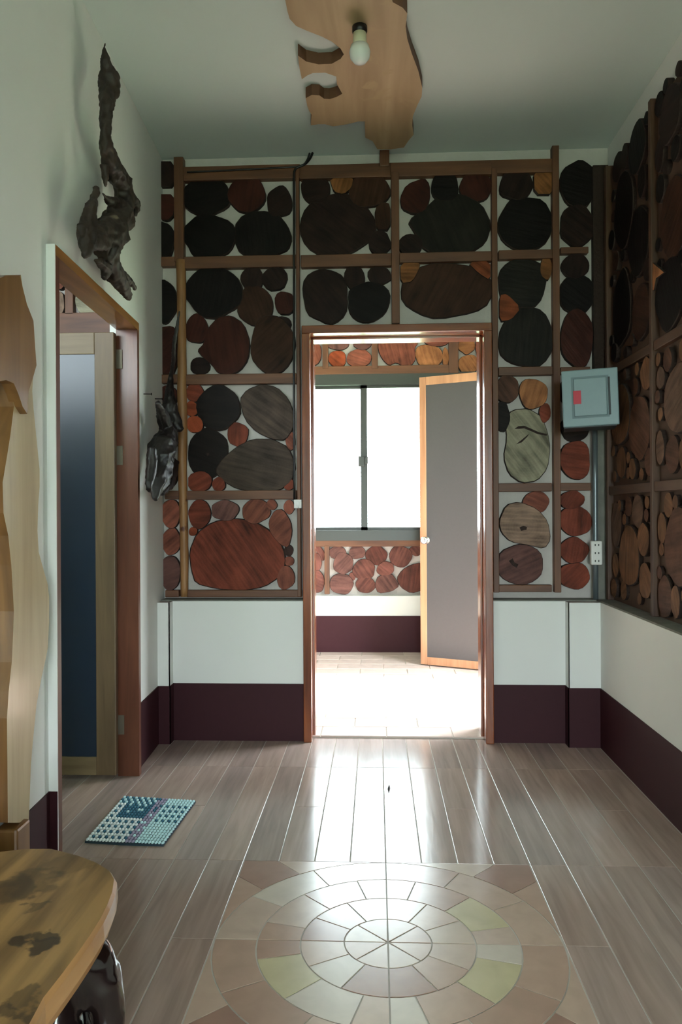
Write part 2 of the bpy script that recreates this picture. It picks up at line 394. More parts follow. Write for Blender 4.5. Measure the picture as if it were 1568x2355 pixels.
# ------------------------------------------------------------------ dimensions
YL = 4.12            # front of the low white wall at the end of the hall
YG = 4.19            # face of the log work above it
YE = 4.34            # back of that wall
XR, XRG = 1.16, 1.23
ZC, ZS, ZB = 3.19, 0.752, 0.308
DX0, DX1, DZ = -0.393, 0.616, 2.227     # outside of the door frame in the end wall
YR = -2.4
FB = 0.012            # floor of the back room is a little higher
YF = onZ(850, 1500, FB).y+0.066    # far wall of the back room
BX0, BX1 = -1.75, 1.17

# ------------------------------------------------------------------ portals for the sky light
portal('sky_portal_rear', (0.55, YR-0.02, 1.1), (math.pi/2, 0, 0), 1.0, 2.2)
portal('sky_portal_far', (0.1, YF+0.14, 1.65), (-math.pi/2, 0, 0), 1.7, 1.3)
portal('sky_portal_side', (BX1+0.16, 4.99, 1.2), (0, math.pi/2, 0), 2.3, 1.15)
portal('sky_portal_left', (-2.2, 1.58, 2.4), (math.pi/2, 0, 0), 1.5, 0.6)

# ------------------------------------------------------------------ floor
fl = boxes('floor', [(-3.4, XR+0.1, YR, YL+0.06, -0.12, -0.0015)], 'grout', None, origin=(0, 0, 0),
           label='hall floor of brown wood-look plank tiles with a stone-look medallion', cat='floor', kind='structure')
cx0, cy0 = 0.027, 2.20
def plank(x0, x1, y0, y1):
    g = 0.0016
    o = box('floor_plank', x0+g, x1-g, y0+g*0.5, y1-g*0.5, -0.012, 0.0, 'plank', fl, bevel=0.0012)
    j = random.uniform(0.86, 1.1); c = lin((168, 147, 137)); w = random.uniform(-0.03, 0.03)
    o.color = (c[0]*j*(1+w), c[1]*j, c[2]*j*(1-w), 1)
for kx in range(-13, 10):
    x0 = cx0+0.125*kx; x1 = x0+0.125
    if x0 > XR: continue
    if x1 > XR+0.08: x1 = XR+0.08
    rows = [(3.70, YL+0.06)]
    rows += [(2.70, 3.20), (3.20, 3.70)] if (kx in (0, -7, -8, -9) or kx % 5 == 2) else [(2.70, 3.70)]
    if not (-4 <= kx < 4): rows += [(2.20, 2.70), (1.70, 2.20)] if kx % 3 == 1 else [(1.70, 2.70)]
    if x0 > -1.25: rows += [(0.70, 1.70), (-0.3, 0.7), (YR, -0.3)]
    for a, b in rows: plank(x0, x1, a, b)
# medallion of cut stone-look pieces: four rings in four square tiles
PAL = [(196, 170, 152), (188, 158, 140), (202, 182, 164), (200, 189, 152), (158, 120, 102), (210, 198, 184), (180, 148, 130), (200, 178, 162)]
def ring_piece(r0, r1, a0, a1, col):
    g = 0.0022; n = max(2, int((a1-a0)/6)); P = []
    r0g, r1g = (r0+g if r0 > 0 else 0.004), r1-g
    for i in range(n+1):
        a = math.radians(a0+(a1-a0)*i/n); e = math.degrees(g/r1g); a = max(math.radians(a0+e), min(math.radians(a1-e), a)); P.append((r1g*math.cos(a), r1g*math.sin(a)))
    if r0 > 0:
        for i in range(n, -1, -1):
            a = math.radians(a0+(a1-a0)*i/n); e = math.degrees(g/r0g); a = max(math.radians(a0+e), min(math.radians(a1-e), a)); P.append((r0g*math.cos(a), r0g*math.sin(a)))
    else:
        am = math.radians((a0+a1)/2); P.append((0.007*math.cos(am), 0.007*math.sin(am)))
    stone(P, col)
def stone(P, col):
    o = plate('medallion_tile', [(cx0+x, cy0+y, 0.0) for x, y in P], (0, 0, -0.01), ['stone'], fl)
    c = lin(col); o.color = c
for q in range(4):
    A = 90*q
    for i in range(2): ring_piece(0, 0.125, A+45*i, A+45*i+45, random.choice(PAL[:3]+PAL[7:]))
    for i in range(3): ring_piece(0.125, 0.25, A+30*i, A+30*i+30, PAL[4] if (q, i) in ((3, 0), (2, 2), (1, 2)) else random.choice(PAL[:3]+PAL[5:]))
    for a, b in ((0, 15), (15, 45), (45, 75), (75, 90)): ring_piece(0.25, 0.375, A+a, A+b, PAL[3] if (q, a) in ((0, 15), (2, 15), (3, 45)) else random.choice(PAL[:2]+PAL[5:]))
    for i in range(3): ring_piece(0.375, 0.498, A+30*i, A+30*i+30, random.choice(PAL[:2]+PAL[5:]))
    # corner: a dark lozenge between two slivers
    R = 0.5
    def rot(p): c, s = math.cos(math.radians(A)), math.sin(math.radians(A)); return (p[0]*c-p[1]*s, p[0]*s+p[1]*c)
    def arc(a0, a1, n=5): return [(0.5*math.cos(math.radians(a0+(a1-a0)*i/n)), 0.5*math.sin(math.radians(a0+(a1-a0)*i/n))) for i in range(n+1)]
    def inset(P):
        c = (sum(p[0] for p in P)/len(P), sum(p[1] for p in P)/len(P)); return [(p[0]+(c[0]-p[0])*0.015, p[1]+(c[1]-p[1])*0.015) for p in P]
    e = 0.4985
    stone([rot(p) for p in inset([(e, 0.05)]+[(e, 0.38)]+arc(36, 6))], random.choice(PAL[:3]))
    stone([rot(p) for p in inset([(e, 0.38), (e, e), (0.38, e)]+arc(54, 36))], (164, 130, 114))
    stone([rot(p) for p in inset([(0.38, e), (0.05, e)]+arc(84, 54))], random.choice(PAL[:3]))

fb = boxes('floor.001', [(BX0, BX1, YL+0.06, YF, -0.1, FB-0.006)], 'grout', None, origin=(0, 0, 0),
           label='raised pale tiled floor of the bright back room beyond the doorway', cat='floor', kind='structure')
row = 0; y = YL+0.06
while y < YF-0.01:
    y1 = min(y+0.18, YF); x = BX0-(0.18 if row % 2 else 0)
    while x < BX1:
        a, b = max(x, BX0), min(x+0.36, BX1)
        if b-a > 0.02:
            o = box('floor_tile', a+0.003, b-0.003, y+0.003, y1-0.003, FB-0.012, FB, 'stone', fb, bevel=0.0015)
            j = random.uniform(0.9, 1.08); c = lin((216, 196, 186)); o.color = (c[0]*j, c[1]*j, c[2]*j, 1)
        x += 0.36
    y = y1; row += 1

# ------------------------------------------------------------------ ceilings
boxes('ceiling', [(-3.4, XR+0.3, YR-0.2, YE, ZC, ZC+0.1)], 'ceiling', None, label='plain pale ceiling of the hall', cat='ceiling', kind='structure')
boxes('ceiling.001', [(BX0-0.2, BX1+0.2, YE, YF+0.2, 2.95, 3.05)], 'ceiling', None, label='ceiling of the bright back room', cat='ceiling', kind='structure')

# ------------------------------------------------------------------ end wall with the log work
lx4 = LX(YG)-0.15
ix0, ix1, iz = DX0+0.01, DX1-0.01, DZ-0.01
wb = boxes('wall_back', [
    (lx4, ix0, YL, YE, 0, ZS), (ix1, XR+0.2, YL, YE, 0, ZS),
    (LX(4.0)-0.05, -1.105, 4.05, YL, 0, ZS), (0.998, XR+0.05, 4.05, YL, 0, ZS),
    (lx4, ix0, YG+0.03, YE, ZS, ZC), (ix1, XR+0.2, YG+0.03, YE, ZS, ZC), (ix0, ix1, YG+0.03, YE, iz, ZC)],
    'mortar', None, origin=(0, 0, 0), label='end wall of round log slices set in white mortar between timber battens', cat='wall', kind='structure')
# smooth painted front of the low wall
boxes('low_wall_skin', [(LX(YL), ix0, YL-0.002, YL+0.004, 0, ZS), (ix1, 0.998, YL-0.002, YL+0.004, 0, ZS),
    (LX(4.05), -1.103, 4.048, 4.054, 0, ZS), (-1.108, -1.103, 4.048, YL, 0, ZS), (0.996, XR, 4.048, 4.054, 0, ZS), (0.996, 1.0, 4.048, YL, 0, ZS)], 'plaster', wb)
boxes('baseboard_back', [(LX(YL), DX0-0.002, YL-0.006, YL-0.002, 0, ZB), (DX1+0.002, 0.992, YL-0.006, YL-0.002, 0, ZB),
    (LX(4.04)+0.001, -1.099, 4.043, 4.048, 0, ZB), (-1.103, -1.099, 4.043, YL-0.002, 0, ZB), (0.992, XR-0.001, 4.043, 4.048, 0, ZB), (0.992, 0.996, 4.043, YL-0.002, 0, ZB)],
    'maroon', None, label='dark maroon painted base band along the end wall', cat='baseboard', kind='structure')
boxes('trim_1', [(LX(YL)+0.002, DX0-0.004, YL+0.003, YG+0.03, ZS, ZS+0.006), (DX1+0.004, XR, YL+0.003, YG+0.03, ZS, ZS+0.006)], 'cement', None,
      label='narrow grey cement ledge under the log work of the end wall', cat='ledge', kind='structure')

# battens
for a in [(401, 364, 424, 604), (680, 384, 693, 1372), (899, 398, 919, 745), (1129, 390, 1147, 1362), (1268, 336, 1289, 1362), (873, 346, 895, 384)]:
    batten(wb, YG, a[0], a[1], a[2], a[3], True, proud=0.018)
for a in [(415, 386, 690, 411), (690, 382, 900, 408), (896, 376, 1130, 402), (1128, 370, 1272, 397),
          (368, 592, 405, 613), (424, 592, 682, 614), (692, 588, 900, 612), (918, 583, 1130, 601), (1146, 577, 1270, 595), (1288, 570, 1352, 583),
          (372, 862, 410, 882), (426, 862, 682, 882), (1146, 845, 1270, 863), (1288, 845, 1356, 860),
          (380, 1129, 412, 1148), (428, 1129, 682, 1148), (1142, 1112, 1268, 1130), (1286, 1111, 1358, 1128),
          (381, 1357, 412, 1373), (430, 1357, 694, 1373), (1133, 1345, 1268, 1361)]:
    batten(wb, YG, *a, False)
# natural peeled pole
pp = [(416, 598, 11), (417, 660, 11), (418, 760, 10.5), (419, 850, 10.5), (418, 900, 11.5), (421, 980, 10.5), (419, 1060, 11), (421, 1140, 10), (423, 1230, 10), (424, 1300, 9.5), (424, 1372, 9)]
tubes('timber_post', [[(onY(x, y, YG-0.005), r*YG/F) for x, y, r in pp]], 'pole', wb, seg=12, rough=0.12, k=3, label='peeled round pole')

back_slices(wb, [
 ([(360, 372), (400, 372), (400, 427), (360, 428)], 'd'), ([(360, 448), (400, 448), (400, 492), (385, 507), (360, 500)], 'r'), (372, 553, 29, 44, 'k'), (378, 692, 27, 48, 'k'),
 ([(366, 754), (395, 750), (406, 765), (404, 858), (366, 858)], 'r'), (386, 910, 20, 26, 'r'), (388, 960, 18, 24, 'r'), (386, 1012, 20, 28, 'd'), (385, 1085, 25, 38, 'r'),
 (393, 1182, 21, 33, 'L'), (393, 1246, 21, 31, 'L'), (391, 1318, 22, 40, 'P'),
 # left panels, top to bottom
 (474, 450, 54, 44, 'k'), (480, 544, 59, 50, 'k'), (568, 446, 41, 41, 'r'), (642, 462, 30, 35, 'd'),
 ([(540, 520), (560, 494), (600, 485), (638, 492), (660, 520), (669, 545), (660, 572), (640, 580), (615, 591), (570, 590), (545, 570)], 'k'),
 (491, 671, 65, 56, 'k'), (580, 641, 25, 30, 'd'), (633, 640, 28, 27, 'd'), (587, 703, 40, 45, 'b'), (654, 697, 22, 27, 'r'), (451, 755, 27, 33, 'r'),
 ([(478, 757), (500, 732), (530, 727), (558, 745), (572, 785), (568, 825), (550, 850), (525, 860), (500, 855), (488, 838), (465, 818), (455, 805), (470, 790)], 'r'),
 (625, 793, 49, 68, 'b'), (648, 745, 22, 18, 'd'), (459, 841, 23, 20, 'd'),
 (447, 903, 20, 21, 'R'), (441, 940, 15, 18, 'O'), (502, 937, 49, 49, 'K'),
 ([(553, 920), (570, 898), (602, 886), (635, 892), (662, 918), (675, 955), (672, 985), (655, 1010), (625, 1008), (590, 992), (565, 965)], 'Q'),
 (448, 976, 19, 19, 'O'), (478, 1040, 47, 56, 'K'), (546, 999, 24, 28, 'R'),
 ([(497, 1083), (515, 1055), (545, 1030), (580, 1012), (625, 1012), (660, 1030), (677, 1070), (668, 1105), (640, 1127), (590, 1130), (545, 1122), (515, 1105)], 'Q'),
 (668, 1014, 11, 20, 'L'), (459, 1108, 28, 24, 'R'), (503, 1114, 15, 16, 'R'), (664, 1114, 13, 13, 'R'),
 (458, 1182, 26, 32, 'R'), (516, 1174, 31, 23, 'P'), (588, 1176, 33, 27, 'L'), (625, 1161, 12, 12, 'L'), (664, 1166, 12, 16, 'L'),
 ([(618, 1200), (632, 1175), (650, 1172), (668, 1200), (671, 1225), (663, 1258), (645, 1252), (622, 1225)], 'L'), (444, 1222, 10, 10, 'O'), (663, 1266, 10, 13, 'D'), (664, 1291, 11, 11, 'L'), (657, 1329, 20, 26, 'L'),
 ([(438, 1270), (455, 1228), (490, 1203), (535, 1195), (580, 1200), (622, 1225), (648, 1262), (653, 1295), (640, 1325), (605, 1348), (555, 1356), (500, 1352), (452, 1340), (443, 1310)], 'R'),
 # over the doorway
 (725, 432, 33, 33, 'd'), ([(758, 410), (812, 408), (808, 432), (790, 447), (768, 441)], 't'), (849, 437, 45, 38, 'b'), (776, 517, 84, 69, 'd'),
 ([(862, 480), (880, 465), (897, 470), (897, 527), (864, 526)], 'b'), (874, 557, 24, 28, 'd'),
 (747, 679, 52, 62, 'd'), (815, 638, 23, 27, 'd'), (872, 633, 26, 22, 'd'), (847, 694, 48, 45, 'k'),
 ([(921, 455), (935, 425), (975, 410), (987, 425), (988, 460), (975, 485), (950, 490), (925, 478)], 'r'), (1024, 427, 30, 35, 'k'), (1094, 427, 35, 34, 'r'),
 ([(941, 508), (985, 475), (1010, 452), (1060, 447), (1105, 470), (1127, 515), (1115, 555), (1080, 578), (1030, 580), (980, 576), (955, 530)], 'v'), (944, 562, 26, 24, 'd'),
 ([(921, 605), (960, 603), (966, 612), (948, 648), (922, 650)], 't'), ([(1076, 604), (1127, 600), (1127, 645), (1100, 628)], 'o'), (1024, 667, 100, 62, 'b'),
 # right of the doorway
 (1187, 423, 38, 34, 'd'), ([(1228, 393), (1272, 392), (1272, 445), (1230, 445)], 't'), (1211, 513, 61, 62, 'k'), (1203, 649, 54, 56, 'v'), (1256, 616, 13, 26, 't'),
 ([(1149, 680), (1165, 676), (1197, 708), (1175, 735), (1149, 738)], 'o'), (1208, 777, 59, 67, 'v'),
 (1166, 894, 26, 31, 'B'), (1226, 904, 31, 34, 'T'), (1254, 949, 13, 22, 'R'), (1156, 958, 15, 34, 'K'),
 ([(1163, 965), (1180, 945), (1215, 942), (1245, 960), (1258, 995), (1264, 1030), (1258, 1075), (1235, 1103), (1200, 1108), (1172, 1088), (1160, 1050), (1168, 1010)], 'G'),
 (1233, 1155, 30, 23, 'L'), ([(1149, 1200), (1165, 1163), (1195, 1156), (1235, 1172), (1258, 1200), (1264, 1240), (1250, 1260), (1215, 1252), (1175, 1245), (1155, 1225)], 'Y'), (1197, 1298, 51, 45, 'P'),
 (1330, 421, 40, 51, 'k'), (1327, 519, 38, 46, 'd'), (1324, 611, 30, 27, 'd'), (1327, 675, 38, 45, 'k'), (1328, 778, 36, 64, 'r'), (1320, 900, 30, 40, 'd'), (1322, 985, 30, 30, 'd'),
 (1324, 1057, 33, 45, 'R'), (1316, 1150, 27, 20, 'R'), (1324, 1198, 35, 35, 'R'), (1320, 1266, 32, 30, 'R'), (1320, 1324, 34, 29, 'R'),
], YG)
def crack(near, poly, name='knot'):
    t = onY(near[0], near[1], YG); o, c = min(SL, key=lambda e: (e[1]-t).length)
    P = [onY(x, y, YG) for x, y in poly]
    k = plate(name, [Vector((p.x, c.y-0.0016, p.z)) for p in P], (0, 0.003, 0), ['bark'], None)
    k.parent = o; k.matrix_parent_inverse = o.matrix_world.inverted()
bpy.context.view_layer.update()
crack((1213, 1028), [(1183, 986), (1192, 980), (1206, 979), (1222, 986), (1240, 994), (1258, 998), (1257, 1002), (1236, 998), (1218, 990), (1206, 985), (1195, 986)], 'crack')
crack((1213, 1028), [(1186, 1022), (1200, 1011), (1217, 997), (1213, 1004), (1200, 1017)], 'crack')
crack((1206, 1207), [(1194, 1213), (1203, 1209), (1211, 1212), (1210, 1218), (1198, 1221)])
crack((1197, 1298), [(1170, 1290), (1179, 1284), (1183, 1294), (1192, 1298), (1188, 1306), (1178, 1300)])
crack((478, 1040), [(474, 1042), (480, 1041), (480, 1047), (475, 1048)])
# plaster strip in the corner behind the conduit
a, b = onY(1362, 400, YG), onY(1362, 1364, YG)
box('corner_plaster', a.x, XRG+0.02, YG-0.01, YG+0.05, ZS, 1.7, 'cement', wb)
box('corner_post', a.x, XRG+0.02, YG-0.014, YG+0.05, 1.7, 3.08, 'bark', wb)

# ------------------------------------------------------------------ door frame in the end wall
d2 = root('door_2', (0.11, YL, 0), 'varnished red-brown hardwood door frame in the log slice wall', 'door', 'structure')
fy0, fy1 = YL-0.03, YE+0.02
w = 0.043
box('jamb', DX0, DX0+w, fy0, fy1, 0, DZ-w, 'casing', d2, bevel=0.004); box('jamb', DX1-w, DX1, fy0, fy1, 0, DZ-w, 'casing', d2, bevel=0.004)
box('head', DX0, DX1, fy0, fy1, DZ-w, DZ, 'casing_h', d2, bevel=0.004)
# rebate strips
for s, x in ((1, DX0+w), (-1, DX1-w)):
    box('door_stop', min(x, x+s*0.012), max(x, x+s*0.012), YL+0.07, YE-0.04, 0, DZ-w, 'casing', d2, bevel=0.002)
box('door_stop', DX0+w, DX1-w, YL+0.07, YE-0.04, DZ-w-0.012, DZ-w, 'casing_h', d2, bevel=0.002)

# ------------------------------------------------------------------ right wall
wr = boxes('wall_right', [(XR, XR+0.3, YR, YL+0.1, 0, ZS), (XRG+0.03, XR+0.3, YR, YE, ZS, ZC)], 'plaster', None, origin=(0, 0, 0),
           label='dim side wall of log slices and battens above a low white wall', cat='wall', kind='structure')
boxes('baseboard_right', [(XR-0.005, XR, YR, 4.043, 0, ZB)], 'maroon', None, label='dark maroon painted base band along the right wall', cat='baseboard', kind='structure')
boxes('trim_2', [(XR+0.002, XRG+0.03, YR, YL, ZS, ZS+0.008)], 'cement', None, label='rough grey cement ledge under the log work of the right wall', cat='ledge', kind='structure')
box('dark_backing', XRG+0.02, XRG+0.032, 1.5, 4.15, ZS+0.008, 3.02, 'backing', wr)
posts = [4.13, 3.47, 2.82, 2.17, 1.52]
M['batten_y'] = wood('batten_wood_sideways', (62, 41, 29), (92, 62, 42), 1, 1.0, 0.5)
M['batten_s'] = wood('batten_wood_dark', (62, 41, 29), (92, 62, 42), 2, 1.0, 0.5)  # both are darker copies of the batten wood, this wall's dimness in the colour
for y in posts: box('timber_post', XRG-0.012, XRG+0.04, y-0.016, y+0.016, ZS+0.008, 3.05, 'batten_s', wr, bevel=0.003)
rails = [ZS+0.03, 1.335, 1.955, 3.03]
for i in range(len(posts)-1):
    for z in rails[1:3]: box('timber_rail', XRG-0.006, XRG+0.04, posts[i+1]+0.022, posts[i]-0.022, z-0.022, z+0.022, 'batten_y', wr, bevel=0.003)
NXW, UY = (-1, 0, 0), (0, -1, 0)
def pack(y0, y1, z0, z1, seed):
    rnd = random.Random(seed); out = []
    for r, tries in ((0.15, 90), (0.115, 140), (0.08, 240), (0.05, 300), (0.03, 260)):
        for _ in range(tries):
            e = rnd.uniform(0.9, 1.5) if r > 0.04 else 1.0
            rx, rz = r, r*e
            if y1-y0 < 2*rx or z1-z0 < 2*rz: continue
            y, z = rnd.uniform(y0+rx, y1-rx), rnd.uniform(z0+rz, z1-rz)
            if all(((y-a)/(rx+ra))**2+((z-b)/(rz+rb))**2 > 0.93 for a, b, ra, rb in out): out.append((y, z, rx, rz))
    return out
for i in range(len(posts)-1):
    for j in range(3):
        top = rails[j+1]-0.022 if j < 2 else 3.06
        for y, z, ry, rz in pack(posts[i+1]+0.02, posts[i]-0.02, rails[j]-0.02+(0.04 if j else 0), top, i*10+j+3):
            if i == 3 and y < 1.9 and False: continue
            log_slice(wr, (XRG+random.uniform(-0.004, 0.006), y, z), UY, UZ, NXW, blob(ry, rz, 0.09), random.choice('NNBNMBN' if j < 2 else 'kkdkdkb'))  # top panels get near-black slices: dimness of the upper wall put into colour

wp = [onX(x, y, XRG-0.006) for x, y in ((1493, 598), (1527, 626), (1508, 640), (1503, 668), (1493, 668))]
wc = sum(wp, Vector())/len(wp)
log_slice(wr, wc, UY, UZ, NXW, [(-(p.y-wc.y), p.z-wc.z) for p in reversed(wp)], 'T', 0.03, name='wood_wedge')

# ------------------------------------------------------------------ left wall with its doorway
YA, YJ0, YJ1 = 2.51, 2.545, 3.547
def lq(ya, yb, o0=0.0, o1=-0.11): return [(LX(ya)+o0, ya), (LX(yb)+o0, yb), (LX(yb)+o1, yb), (LX(ya)+o1, ya)]
LZ = 2.09
wl = hexes('wall_left', [quadp(lq(YR, YJ0-0.035), 0, ZC), quadp(lq(YA-0.006, YA, 0.03), 0, LZ+0.035), quadp(lq(YJ0-0.035, YJ1+0.035), LZ+0.035, ZC), quadp(lq(YJ1+0.035, YE), 0, ZC)],
           'plaster', None, origin=(0, 0, 0), label='plain white left wall with a doorway in it', cat='wall', kind='structure')
hexes('baseboard_left', [quadp(lq(YR, YA-0.006, 0.005, 0.0), 0, ZB), quadp(lq(YA-0.009, YA-0.006, 0.03, 0.0), 0, ZB), quadp(lq(YJ1+0.035, 4.043, 0.005, 0.0), 0, ZB)],
      'maroon', None, label='dark maroon painted base band along the left wall', cat='baseboard', kind='structure')
d1 = root('door_1', (LX(3.1), 3.1, 0), 'open dark navy door in its wooden frame in the white left wall', 'door', 'structure')
hexes('jamb', [quadp(lq(YJ0-0.035, YJ0, 0.03, -0.07), 0, LZ)], 'jamb', d1); hexes('jamb', [quadp(lq(YJ1, YJ1+0.035, 0.03, -0.07), 0, LZ)], 'jamb', d1)
hexes('head', [quadp(lq(YJ0-0.035, YJ1+0.035, 0.03, -0.07), LZ, LZ+0.035)], 'header', d1)
hx, hy = LX(YJ1)-0.068, YJ1-0.056
lf = box('door_leaf', hx-0.80, hx-0.085, hy+0.006, hy+0.03, 0.1, 1.97, 'navy', d1, label='glossy dark navy door panel')
for (x0, x1, z0, z1, m) in ((hx-0.085, hx+0.006, 0.02, 2.065, 'stile'), (hx-0.90, hx-0.80, 0.02, 2.065, 'stile'), (hx-0.80, hx-0.085, 1.965, 2.065, 'rail'), (hx-0.80, hx-0.085, 0.02, 0.105, 'rail')):
    box('door_stile' if m == 'stile' else 'door_rail', x0, x1, hy, hy+0.036, z0, z1, m, lf, bevel=0.003)
for z in (0.24, 1.50, 1.95):
    box('hinge', hx-0.02, hx+0.028, YJ1-0.006, YJ1+0.001, z-0.045, z+0.045, 'steel', d1, bevel=0.001)
    lathe('hinge_pin', [(0.006, 0), (0.006, 0.1)], (hx-0.005, YJ1-0.012, z-0.05), (0, 0, 1), 'steel', d1, seg=8)
    
# room beyond the left doorway
wo = boxes('wall_beyond', [(-3.4, LX(YE)-0.12, YG+0.03, YE, 0, ZC)], 'mortar', None, origin=(0, 0, 0), label='log slice wall of the side room above its open door', cat='wall', kind='structure')
for a in [(150, 560, 170, 724)]: batten(wo, YG, *a, True)
batten(wo, YG, 60, 722, 262, 775, False)
back_slices(wo, [(136, 640, 14, 26, 'L'), (133, 697, 15, 28, 'Y'), (205, 690, 34, 34, 'G'), (190, 625, 22, 28, 'L'), (240, 640, 24, 20, 'D'), (100, 690, 16, 30, 'P')], YG)
boxes('wall_side_room', [(-3.5, -3.4, 1.5, YE, 0, ZC), (-3.4, -2.95, 1.5, 1.6, 0, ZC), (-1.45, LX(1.5)-0.1, 1.5, 1.6, 0, ZC), (-2.95, -1.45, 1.5, 1.6, 0, 2.1), (-2.95, -1.45, 1.5, 1.6, 2.7, ZC)],
      'plaster', None, label='white walls of the side room behind the left doorway', cat='wall', kind='structure')

# rear wall behind the camera with its open doorway
boxes('wall_rear', [(-1.0, 0.05, YR-0.15, YR, 0, ZC), (1.05, XR+0.3, YR-0.15, YR, 0, ZC), (0.05, 1.05, YR-0.15, YR, 2.2, ZC)], 'plaster', None,
      label='wall behind with a wide open entrance', cat='wall', kind='structure')
g = box('ground', -30, 30, -30, 40, -0.4, -0.13, 'ground', None, label='ground outside the house', cat='ground', kind='structure')

# ------------------------------------------------------------------ back room
WX0, WX1 = onY(640, 1000, YF).x, onY(1140, 1000, YF).x
gz = lambda y: onY(850, y, YF).z
z_head, z_gt, z_gb, z_sill, z_rail = gz(858), gz(889), gz(1214), gz(1243), gz(1256)
wf = boxes('wall_far', [(BX0, WX0, YF, YF+0.12, 0, 2.95), (WX1, BX1+0.1, YF, YF+0.12, 0, 2.95), (WX0, WX1, YF+0.03, YF+0.12, 0, z_sill), (WX0, WX1, YF+0.03, YF+0.12, z_head, 2.95)],
           'mortar', None, origin=(0, 0, 0), label='far wall of the back room with log slices above and below the window', cat='wall', kind='structure')
zl, zb2 = gz(1369), gz(1414)
boxes('low_wall_skin', [(BX0, BX1, YF-0.06, YF+0.03, 0, zl)], 'plaster', wf)
boxes('baseboard_far', [(BX0, BX1, YF-0.066, YF-0.06, FB, zb2)], 'maroon', None, label='maroon base band of the back room under the window', cat='baseboard', kind='structure')
for a in [(741, 700, 755, 848), (854, 700, 869, 848), (1031, 700, 1054, 858), (746, 1255, 758, 1366)]: batten(wf, YF, *a, True, proud=0.02)
for a in [(600, 845, 1032, 858), (1054, 858, 1130, 866), (600, 1243, 1130, 1256)]: batten(wf, YF, *a, False)
back_slices(wf, [(722, 812, 17, 27, 'L'), (779, 792, 24, 12, 'P'), (833, 792, 20, 12, 'P'), (776, 825, 20, 20, 'O'), (825, 824, 27, 21, 'L'),
 ([(871, 775), (962, 772), (960, 790), (952, 800), (955, 825), (945, 840), (928, 843), (912, 832), (895, 840), (880, 825), (871, 805)], 'L'),
 (986, 818, 31, 26, 'T'), (1005, 786, 26, 10, 'L'), (1024, 822, 7, 22, 'T'), (1073, 793, 18, 20, 'T'), (1078, 838, 23, 22, 'T'), (1110, 800, 16, 30, 'L'),
 ([(723, 1258), (736, 1257), (746, 1270), (744, 1292), (732, 1280)], 'U'), (727, 1294, 12, 22, 'U'), (731, 1338, 14, 25, 'U'), (700, 1280, 18, 22, 'U'), (696, 1330, 20, 28, 'P'),
 (777, 1271, 20, 14, 'P'), (789, 1296, 23, 24, 'P'), (821, 1271, 18, 15, 'P'), (867, 1277, 24, 21, 'u'), (921, 1280, 25, 23, 'U'), (956, 1267, 14, 12, 'U'),
 (887, 1308, 20, 16, 'U'), (837, 1311, 25, 23, 'U'), ([(913, 1330), (925, 1312), (945, 1300), (968, 1295), (985, 1320), (975, 1355), (945, 1364), (922, 1350)], 'u'),
 (786, 1343, 26, 24, 'P'), (810, 1326, 8, 9, 'U'), (839, 1346, 22, 19, 'U'), ([(862, 1345), (870, 1325), (900, 1320), (908, 1330), (918, 1347), (900, 1360), (870, 1364)], 'P')], YF)
# sliding window
w1 = root('window_1', ((WX0+WX1)/2, YF+0.05, z_sill), 'dark aluminium sliding window with two bright panes in the back room', 'window', 'structure')
boxes('window_frame', [(WX0, WX1, YF-0.01, YF+0.11, z_gt+0.015, z_head), (WX0, WX1, YF-0.02, YF+0.11, z_sill, z_gb-0.02), (WX0, WX0+0.04, YF, YF+0.11, z_gb-0.02, z_gt+0.015), (WX1-0.04, WX1, YF, YF+0.11, z_gb-0.02, z_gt+0.015)], 'alu', w1)
mx0, mx1 = onY(831, 1000, YF).x, onY(842, 1000, YF).x
for i, (a, b, yy) in enumerate(((WX0+0.04, mx1, YF+0.065), (mx0, WX1-0.04, YF+0.03))):
    sash = boxes('sash', [(a, a+0.05, yy, yy+0.03, z_gb-0.02, z_gt+0.015), (b-0.05, b, yy, yy+0.03, z_gb-0.02, z_gt+0.015), (a, b, yy, yy+0.03, z_gb-0.02, z_gb+0.005), (a, b, yy, yy+0.03, z_gt-0.008, z_gt+0.015)], 'alu', w1)
    box('pane', a+0.03, b-0.03, yy+0.012, yy+0.017, z_gb, z_gt, 'glass', sash)
lp = onY(833, 1061, YF)
box('latch', lp.x-0.035, lp.x+0.02, YF+0.0, YF+0.032, lp.z-0.045, lp.z+0.045, 'alu', w1, bevel=0.004)
box('latch_lever', lp.x+0.02, lp.x+0.05, YF-0.01, YF+0.02, lp.z-0.02, lp.z+0.04, 'alu', w1, bevel=0.004)

boxes('wall_far_left', [(BX0-0.12, BX0, YE, YF+0.12, 0, 2.95)], 'plaster', None, label='left wall of the bright back room', cat='wall', kind='structure')
EY0, EY1 = 4.40, 5.58
boxes('wall_far_right', [(BX1, BX1+0.14, YE, EY0, 0, 2.95), (BX1, BX1+0.14, EY1, YF+0.12, 0, 2.95), (BX1, BX1+0.14, EY0, EY1, 2.4, 2.95)], 'plaster', None,
      label='right wall of the back room with the open outer doorway', cat='wall', kind='structure')
